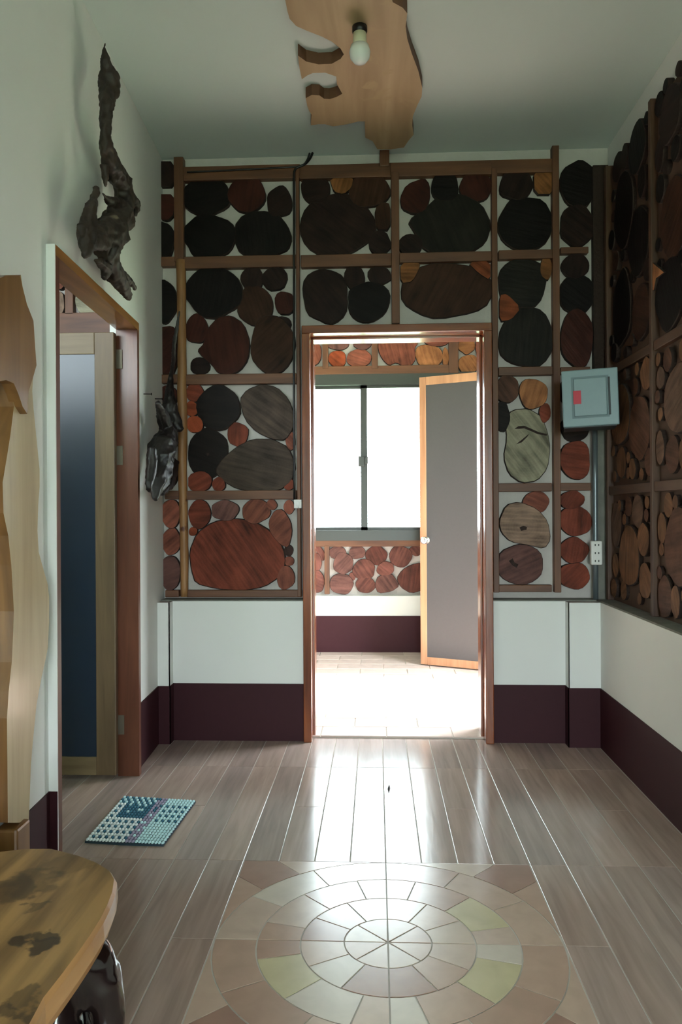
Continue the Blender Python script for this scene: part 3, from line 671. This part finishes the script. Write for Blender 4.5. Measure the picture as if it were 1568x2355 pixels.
# outer door, standing open
fe, he = onZ(967, 1527, FB+0.01), onZ(1103, 1540, FB+0.01)
d = (he-fe); d.z = 0; d.normalize(); nrm = Vector((d.y, -d.x, 0))
if nrm.y > 0: nrm = -nrm
wid = 0.9; LH = onY(967, 868, fe.y).z-FB-0.01
d3 = root('door_3', (fe.x, fe.y, FB+0.01), 'grey flush door with light wood frame standing open in the back room', 'door', 'structure')
def leafbox(name, a, b, z0, z1, t0, t1, mat, parent, **k):
    p = [fe+d*a+nrm*t0, fe+d*b+nrm*t0, fe+d*b+nrm*t1, fe+d*a+nrm*t1]
    return hexes(name, [quadp([(q.x, q.y) for q in p], FB+0.01+z0, FB+0.01+z1)], mat, parent, **k)
pn = leafbox('door_panel', 0.05, wid-0.05, 0.05, LH-0.05, -0.03, -0.004, 'greyp', d3)
for a, b in ((0, 0.055), (wid-0.055, wid)): leafbox('door_stile', a, b, 0, LH, -0.04, 0.0, 'fresh', d3, bevel=0.003)
for a, b in ((0, 0.06), (LH-0.065, LH)): leafbox('door_rail', 0.055, wid-0.055, a, b, -0.04, 0.0, 'fresh', d3, bevel=0.003)
kp = fe+d*0.055; kz = onY(983, 1242, fe.y).z
kb = lathe('door_knob', [(0.03, 0), (0.03, 0.006), (0.012, 0.01), (0.012, 0.03), (0.026, 0.038), (0.031, 0.052), (0.026, 0.066), (0.01, 0.07)], (kp.x, kp.y, kz), nrm, 'chrome', d3)
boxes('door_frame', [(BX1-0.02, BX1+0.14, EY0, EY0+0.04, FB, 2.4), (BX1-0.02, BX1+0.14, EY1-0.04, EY1, FB, 2.4), (BX1-0.02, BX1+0.14, EY0, EY1, 2.36, 2.4)], 'casing', d3)

# ------------------------------------------------------------------ wooden animal plaque with the bulb on the ceiling
ZP = ZC-0.05
O = [(140, 0), (160, 100), (180, 170), (240, 235), (330, 275), (470, 330), (560, 375), (640, 440), (668, 490), (640, 530), (560, 575), (440, 580), (330, 555), (255, 500),
     (270, 620), (290, 715), (340, 680), (390, 658), (500, 655), (600, 690), (606, 760), (655, 845), (600, 875), (540, 893), (490, 890), (450, 860), (380, 855), (325, 885), (340, 960), (355, 1000),
     (378, 1035), (370, 1130), (440, 1120), (500, 1120), (570, 1140), (700, 1120), (800, 1095), (857, 1095), (862, 1240), (930, 1275), (970, 1345), (1090, 1347), (1210, 1330), (1250, 1270), (1297, 1215),
     (1285, 1130), (1290, 1050), (1330, 950), (1370, 870), (1375, 790), (1340, 640), (1280, 480), (1240, 350), (1225, 240), (1240, 120), (1200, 70), (1110, 20), (1080, -60), (1120, -180), (1010, -290), (760, -330), (420, -300), (200, -180)]
PO = [onZ(620+x/3.92, y/3.92, ZP) for x, y in O]
pl_ = root('ceiling_plaque', (0.1, 3.2, ZC), 'pale wooden animal-shaped cut-out with a bulb fixed to the ceiling', 'ceiling lamp')
plate('plaque_board', PO, (0, 0, 0.05), ['plaque', 'plaque_edge'], pl_)
pb = onZ(827, 62, ZP)
lathe('lamp_holder', [(0.03, 0), (0.03, 0.02), (0.022, 0.026)], (pb.x, pb.y, ZP), (0, 0, -1), 'black', pl_)
bl = lathe('bulb', [(0.012, 0), (0.036, 0.012), (0.042, 0.035), (0.038, 0.058), (0.024, 0.075), (0.006, 0.081)], (pb.x, pb.y, ZP-0.064), (0, 0, -1), 'opal', pl_, label='unlit white bulb')
lathe('bulb_collar', [(0.02, 0), (0.026, 0.004), (0.027, 0.04), (0.022, 0.05)], (pb.x, pb.y, ZP-0.022), (0, 0, -1), 'socket', pl_)

# ------------------------------------------------------------------ driftwood on the left wall
def drift(name, paths, mat, off, label):
    P = []
    for p in paths:
        q = []
        for e in p:
            x, y, r = e[:3]; o = off if len(e) == 3 else e[3]
            w_ = onL(x, y, o); q.append((w_, r*w_.y/F))
        P.append(q)
    lo = min((a for q in P for a, _ in q), key=lambda a: a.z)
    o = tubes(name, P, mat, None, seg=14, rough=0.5, k=5, label=label, cat='driftwood', group='driftwood hung on the left wall')
    m = o.modifiers.new('remesh', 'REMESH'); m.mode = 'VOXEL'; m.voxel_size = 0.006; m.use_smooth_shade = True
    t = bpy.data.textures.new(name+'_grain', 'CLOUDS'); t.noise_scale = 0.03; t.noise_depth = 3
    dm = o.modifiers.new('gnarl', 'DISPLACE'); dm.texture = t; dm.strength = 0.016 if mat == 'drift' else 0.008; dm.mid_level = 0.5
    return o
drift('driftwood', [
    [(243, 97, 1.5), (241, 112, 4), (243, 140, 12), (250, 172, 21), (254, 192, 24), (250, 215, 19), (245, 245, 16), (243, 290, 15), (244, 330, 17), (250, 358, 21), (262, 390, 24), (280, 420, 21), (285, 448, 22), (284, 475, 27), (268, 510, 33), (252, 550, 34), (248, 580, 28), (256, 610, 22), (268, 638, 20), (285, 665, 15), (298, 688, 5)],
    [(222, 432, 8), (217, 455, 9), (208, 480, 15), (202, 520, 21), (200, 560, 19), (192, 590, 5)],
    [(240, 380, 10), (241, 410, 8), (243, 430, 2)], [(236, 445, 2), (250, 460, 9), (275, 470, 14)],
    [(265, 625, 12), (296, 645, 9), (311, 666, 4)], [(205, 560, 16), (235, 545, 26), (255, 520, 30)], [(300, 455, 14), (314, 472, 10), (308, 492, 6)], [(225, 600, 8), (245, 620, 14), (240, 640, 4)]],
    'drift', 0.085, 'tall gnarled weathered driftwood root hanging above the left doorway')
drift('driftwood', [
    [(413, 715, 2.5, 0.19), (405, 760, 4, 0.17), (400, 800, 5, 0.15), (398, 840, 5, 0.13), (393, 872, 6), (389, 902, 10), (388, 940, 20), (391, 985, 21), (384, 1010, 26), (374, 1040, 33), (370, 1080, 29), (362, 1112, 22), (356, 1150, 6)],
    [(362, 925, 6), (372, 950, 12), (385, 985, 16)], [(418, 990, 6, 0.17), (405, 970, 12, 0.14), (395, 950, 14, 0.12)], [(350, 1030, 10), (348, 1075, 12), (343, 1120, 8), (348, 1130, 3)], [(395, 1060, 16), (388, 1110, 14), (372, 1135, 6)]],
    'driftblack', 0.105, 'glossy black driftwood root hanging in the corner beside the peeled pole')
# nails beside the black root
for (x, y, lb) in ((330, 906, 'small dark nail in the white wall between the doorway and the black root'), (356, 917, 'small dark nail in the white wall touching the black driftwood root')):
    a = onL(x, y, 0.0); u = Vector((1, 0.25, 0.0)).normalized()
    lathe('nail', [(0.0022, -0.01), (0.0022, 0.036), (0.006, 0.036), (0.006, 0.04)], a, u, 'iron', None, seg=8, label=lb, cat='nail', group='nails in the left wall')

# ------------------------------------------------------------------ breaker box across the corner, conduit, outlet
bc = onY(1357, 914, 3.80); ang = math.radians(13)
bu = Vector((math.cos(ang), -math.sin(ang), 0)); bn = Vector((-math.sin(ang), -math.cos(ang), 0))
bk = root('breaker_box', (bc.x, bc.y, bc.z-0.145), 'blue-grey metal breaker box with a red sticker mounted across the corner', 'breaker box')
def obox(name, a0, a1, z0, z1, t0, t1, mat, parent, c=bc, **k):
    ct, st = math.cos(math.radians(1.8)), math.sin(math.radians(1.8))      # it hangs a little crooked
    V = []
    for z in (z0, z1):
        for a_, t in ((a0, t0), (a1, t0), (a1, t1), (a0, t1)): V.append(tuple(c+bu*(a_*ct-z*st)+bn*t+Vector((0, 0, a_*st+z*ct))))
    return hexes(name, [V], mat, parent, **k)
hw, hh = 0.131, 0.139
obox('box_body', -hw+0.004, hw-0.012, -hh-0.004, hh-0.012, -0.2, -0.012, 'boxdark', bk)
cv = obox('box_cover', -hw, hw, -hh, hh, -0.014, 0.0, 'boxgrey', bk, bevel=0.005)
obox('door_surround', -hw+0.044, hw-0.044, -hh+0.04, hh-0.035, -0.004, 0.0015, 'boxgroove', bk)
obox('box_door', -hw+0.055, hw-0.055, -hh+0.05, hh-0.045, -0.002, 0.012, 'boxgrey', bk, bevel=0.003)
obox('hinge_strip', hw-0.047, hw-0.038, -hh+0.05, hh-0.045, -0.002, 0.005, 'boxdark', bk, bevel=0.001)
obox('sticker', -hw+0.052, -hw+0.088, -0.03, 0.035, 0.011, 0.0135, 'red', bk)
pt, pbm = onY(1372, 985, 4.12), onY(1373, 1364, 4.12)
kx_ = onY(1373, 1240, 4.12)
tubes('conduit', [[(Vector((pt.x, YG-0.035, bc.z-0.1)), 0.014), (Vector((pt.x, YG-0.035, 1.4)), 0.014), (Vector((pt.x, YG-0.035, 1.0)), 0.014), (Vector((pt.x, YG-0.035, ZS+0.006)), 0.014)]], 'pipe', None, seg=12, k=1,
      label='grey metal conduit pipe running down below the breaker box', cat='pipe')
o1, o2 = onY(1358, 1244, YG-0.06), onY(1384, 1299, YG-0.06)
ot = root('power_outlet', ((o1.x+o2.x)/2, YG-0.06, o2.z), 'white three-way power outlet strip on the conduit', 'outlet')
box('outlet_plate', o1.x, o2.x, YG-0.072, YG-0.035, o2.z, o1.z, 'white', ot, bevel=0.006)
ocx = (o1.x+o2.x)/2
for i in range(3):
    zc = o2.z+(o1.z-o2.z)*(i+0.5)/3
    for s in (-1, 1): box('outlet_slot', ocx+s*0.009-0.0025, ocx+s*0.009+0.0025, YG-0.0735, YG-0.0715, zc-0.005, zc+0.005, 'black', ot)
# light switch and its cable
s1, s2 = onY(676, 1149, YG-0.03), onY(694, 1169, YG-0.03)
sw = root('light_switch', ((s1.x+s2.x)/2, YG-0.03, s2.z), 'small white light switch on the post beside the door frame', 'switch')
box('switch_plate', s1.x, s2.x, YG-0.04, YG-0.018, s2.z, s1.z, 'white', sw, bevel=0.003)
sx = (s1.x+s2.x)/2; sz = (s1.z+s2.z)/2
box('switch_rocker', sx-0.009, sx+0.009, YG-0.043, YG-0.039, sz-0.012, sz+0.014, 'white', sw, bevel=0.002)
box('switch_dot', sx+0.001, sx+0.005, YG-0.0415, YG-0.0395, sz-0.019, sz-0.016, 'black', sw)
cp = [(719, 351), (712, 366), (700, 378), (686, 384), (678, 392), (676, 420), (676, 600), (676, 880), (677, 1149)]
tubes('cable', [[(onY(x, y, YG-0.012-(0.012 if 1 < i else 0)), 0.0065) for i, (x, y) in enumerate(cp)]], 'black', None, seg=8, k=4, label='black cable looping from the ceiling down to the light switch', cat='cable')
cp2 = [(712, 352), (706, 368), (695, 380), (670, 384), (560, 390), (430, 396)]
tubes('cable', [[(onY(x, y, YG-0.02), 0.005) for x, y in cp2]], 'black', None, seg=8, k=4, label='thin dark cable running along the top batten of the end wall', cat='cable')

# ------------------------------------------------------------------ woven rug
A_, B_, C_, D_ = [onZ(*p) for p in ((285, 1836), (450, 1846), (376, 1947), (195, 1939))]
rg = root('rug', ((A_+B_+C_+D_)/4), 'small woven teal, aqua and lilac floor mat on the plank floor', 'rug')
def bil(u, v): return A_*(1-u)*(1-v)+B_*u*(1-v)+C_*u*v+D_*(1-u)*v
plate('rug_backing', [bil(0, 0), bil(1, 0)+Vector((0, 0, 0)), bil(1.0, 0.5), bil(1, 1), bil(0.5, 1.012), bil(0, 1)], (0, 0, 0.008), ['ydark'], rg)
nu, nv = 24, 18
groups = {k: ([], []) for k in ('yteal', 'yaqua', 'ywhite', 'ylilac')}
rr = random.Random(4)
for i in range(nu):
    for j in range(nv):
        u, v = (i+0.5)/nu, (j+0.5)/nv; chk = (i+j) % 2
        if u < 0.5:
            if v < 0.14: k = 'yteal' if chk else 'yaqua'
            elif v < 0.5 and u > 0.13: k = 'yteal' if rr.random() < 0.88 else 'yaqua'
            else: k = 'yteal' if chk and i % 2 else 'ywhite'
        elif u < 0.64: k = 'ylilac' if rr.random() < 0.8 else ('yteal' if v < 0.4 else 'yaqua')
        else: k = 'yteal' if (0.14 < v < 0.6 and chk and j % 2) else 'yaqua'
        V, Fc = groups[k]; c = bil(u, v); eu = (bil(u+0.5/nu, v)-c); ev = (bil(u, v+0.5/nv)-c); n = len(V)
        for zz, s in ((0.007, 1.06), (0.0125, 0.8), (0.0145, 0.35)):
            for a in range(6):
                t = a*math.pi/3; V.append(c+eu*(s*math.cos(t))+ev*(s*math.sin(t))+Vector((0, 0, zz)))
        for lv in (0, 1):
            for a in range(6): Fc.append((n+lv*6+a, n+lv*6+(a+1) % 6, n+lv*6+6+(a+1) % 6, n+lv*6+6+a))
        Fc.append(tuple(n+12+a for a in range(6)))
for k, (V, Fc) in groups.items(): mesh('yarn_loops', V, Fc, k, rg, smooth=True, kind='stuff')

# ------------------------------------------------------------------ standing mirror between live-edge slabs
outer = [(48, 632), (52, 660), (62, 700), (76, 738), (80, 800), (82, 840), (76, 868), (74, 900), (77, 940), (84, 1010), (91, 1080), (91, 1120), (88, 1160), (86, 1220), (89, 1270), (100, 1310), (110, 1345), (113, 1375), (113, 1430), (110, 1490), (104, 1520), (95, 1560), (84, 1620), (76, 1700), (71, 1760), (66, 1892)]
inner = [(18, 1892), (17, 1760), (16, 1652), (20, 1590), (27, 1523), (30, 1460), (32, 1406), (26, 1300), (19, 1232), (8, 1180), (6, 1110), (16, 1050), (24, 1000), (32, 935), (26, 890), (20, 840), (18, 740), (20, 660)]
OF = 0.055
fr = [onL(x, y, OF) for x, y in outer+inner]
ymid = 1.98
mr = root('standing_mirror', (LX(ymid)+0.03, ymid, 0), 'tall mirror framed by pale live-edge wooden slabs against the left wall', 'mirror')
th = Vector((-0.05, 0, 0))
plate('side_slab', fr, th, ['slab', 'slabedge'], mr)
def flip(p): y = 2*ymid-p.y; return Vector((LX(y)+(p.x-LX(p.y)), y, p.z))
plate('side_slab', [flip(p) for p in fr], th, ['slab', 'slabedge'], mr)
tp = [(-150, 900), (-130, 780), (-75, 700), (-30, 660), (0, 640), (14, 633), (46, 634), (52, 660), (62, 700), (77, 738), (81, 800), (84, 840), (76, 868), (66, 900), (63, 952), (52, 935), (42, 905), (32, 882), (14, 874), (-10, 878), (-60, 895)]
tq = [onL(x, y, OF+0.022) for x, y in tp]; tq2 = []
plate('top_slab', tq+tq2, (-0.035, 0, 0), ['topslab', 'slabedge'], mr, label='brown carved top slab')
gy0, gy1 = flip(fr[len(outer)+6]).y-0.02, fr[len(outer)+6].y+0.02
zt, zbm = onL(20, 800, OF).z, onL(18, 1880, OF).z
hexes('mirror_glass', [quadp([(LX(gy0)+0.012, gy0), (LX(gy1)+0.012, gy1), (LX(gy1)+0.006, gy1), (LX(gy0)+0.006, gy0)], zbm, zt)], 'mirror', mr)
f0 = onL(46, 1892, OF)
for yy in (f0.y, 2*ymid-f0.y):
    hexes('foot', [quadp([(LX(yy)+0.005, yy-0.05), (LX(yy)+0.07, yy-0.05), (LX(yy)+0.07, yy+0.035), (LX(yy)+0.005, yy+0.035)], 0.0, f0.z)], 'topslab', mr, bevel=0.008)

# ------------------------------------------------------------------ slab bench on black root legs
ZT = 0.45
sp = [(0, 1956), (60, 1949), (120, 1949), (180, 1964), (225, 1981), (255, 2000), (266, 2020), (262, 2048), (250, 2080), (235, 2110), (210, 2150), (182, 2190), (145, 2240), (102, 2295), (70, 2355)]
sq = [onZ(x, y, ZT) for x, y in sp]
sq += [Vector((-0.50, 0.95, ZT)), Vector((-0.50, 0.7, ZT)), Vector((-0.56, 0.45, ZT)), Vector((-0.68, 0.36, ZT)), Vector((-0.9, 0.34, ZT)), Vector((-0.975, 0.45, ZT)), Vector((-0.99, 1.0, ZT)), Vector((-1.01, 1.5, ZT)), Vector((-0.98, 1.72, ZT))]
be = root('bench', (-0.76, 1.1, 0), 'live-edge slab bench of honey brown wood beside the mirror', 'bench')
n = len(sq); cen = sum(sq, Vector())/n
V, Fc, fm = [], [], []
for dz, s in ((0.0, 0.985), (-0.012, 1.012), (-0.045, 1.02), (-0.062, 0.99)):
    for p in sq: V.append(Vector((cen.x+(p.x-cen.x)*s, cen.y+(p.y-cen.y)*s, ZT+dz)))
V.append(cen); V.append(cen+Vector((0, 0, -0.062)))
for j in range(3):
    for i in range(n): Fc.append((j*n+i, j*n+(i+1) % n, (j+1)*n+(i+1) % n, (j+1)*n+i)); fm.append(1)
for i in range(n): Fc.append((i, (i+1) % n, 4*n)); fm.append(0); Fc.append((3*n+i, 3*n+(i+1) % n, 4*n+1)); fm.append(0)
mesh('seat', V, Fc, ['seat', 'seatedge'], be, fm=fm)
for (x, y, s) in ((-0.60, 1.46, 1), (-0.60, 0.62, 1), (-0.86, 1.46, -1), (-0.86, 0.62, -1)):
    Z = lambda a, b, c: Vector((x+s*a, y+b, c))
    lg = tubes('leg', [[(Z(-0.05, 0, 0.395), 0.06), (Z(0.0, 0, 0.37), 0.062), (Z(0.05, 0.01, 0.33), 0.052), (Z(0.075, 0.01, 0.27), 0.034), (Z(0.07, 0.0, 0.2), 0.03), (Z(0.045, 0, 0.12), 0.04), (Z(0.06, 0, 0.05), 0.05), (Z(0.09, 0, 0.03), 0.03)],
          [(Z(-0.02, -0.02, 0.38), 0.05), (Z(0.0, -0.05, 0.3), 0.04), (Z(0.02, -0.06, 0.22), 0.034), (Z(0.03, -0.03, 0.14), 0.042), (Z(0.02, -0.01, 0.045), 0.045)],
          [(Z(-0.03, 0.04, 0.38), 0.045), (Z(-0.02, 0.07, 0.26), 0.03), (Z(0.02, 0.04, 0.14), 0.034), (Z(0.03, 0.06, 0.04), 0.04)]], 'leg', be, seg=12, rough=0.25, k=5)
    rm = lg.modifiers.new('remesh', 'REMESH'); rm.mode = 'VOXEL'; rm.voxel_size = 0.009; rm.use_smooth_shade = True
    sm = lg.modifiers.new('smooth', 'SMOOTH'); sm.iterations = 4

# ------------------------------------------------------------------ dry leaf on the floor
lf_ = [onZ(x, y, 0.003) for x, y in ((895, 1803), (897, 1812), (894, 1823), (891, 1813))]
plate('fallen_leaf', lf_, (0, 0, -0.0025), ['bark'], None, label='tiny dark dry leaf lying on the plank floor', cat='leaf')
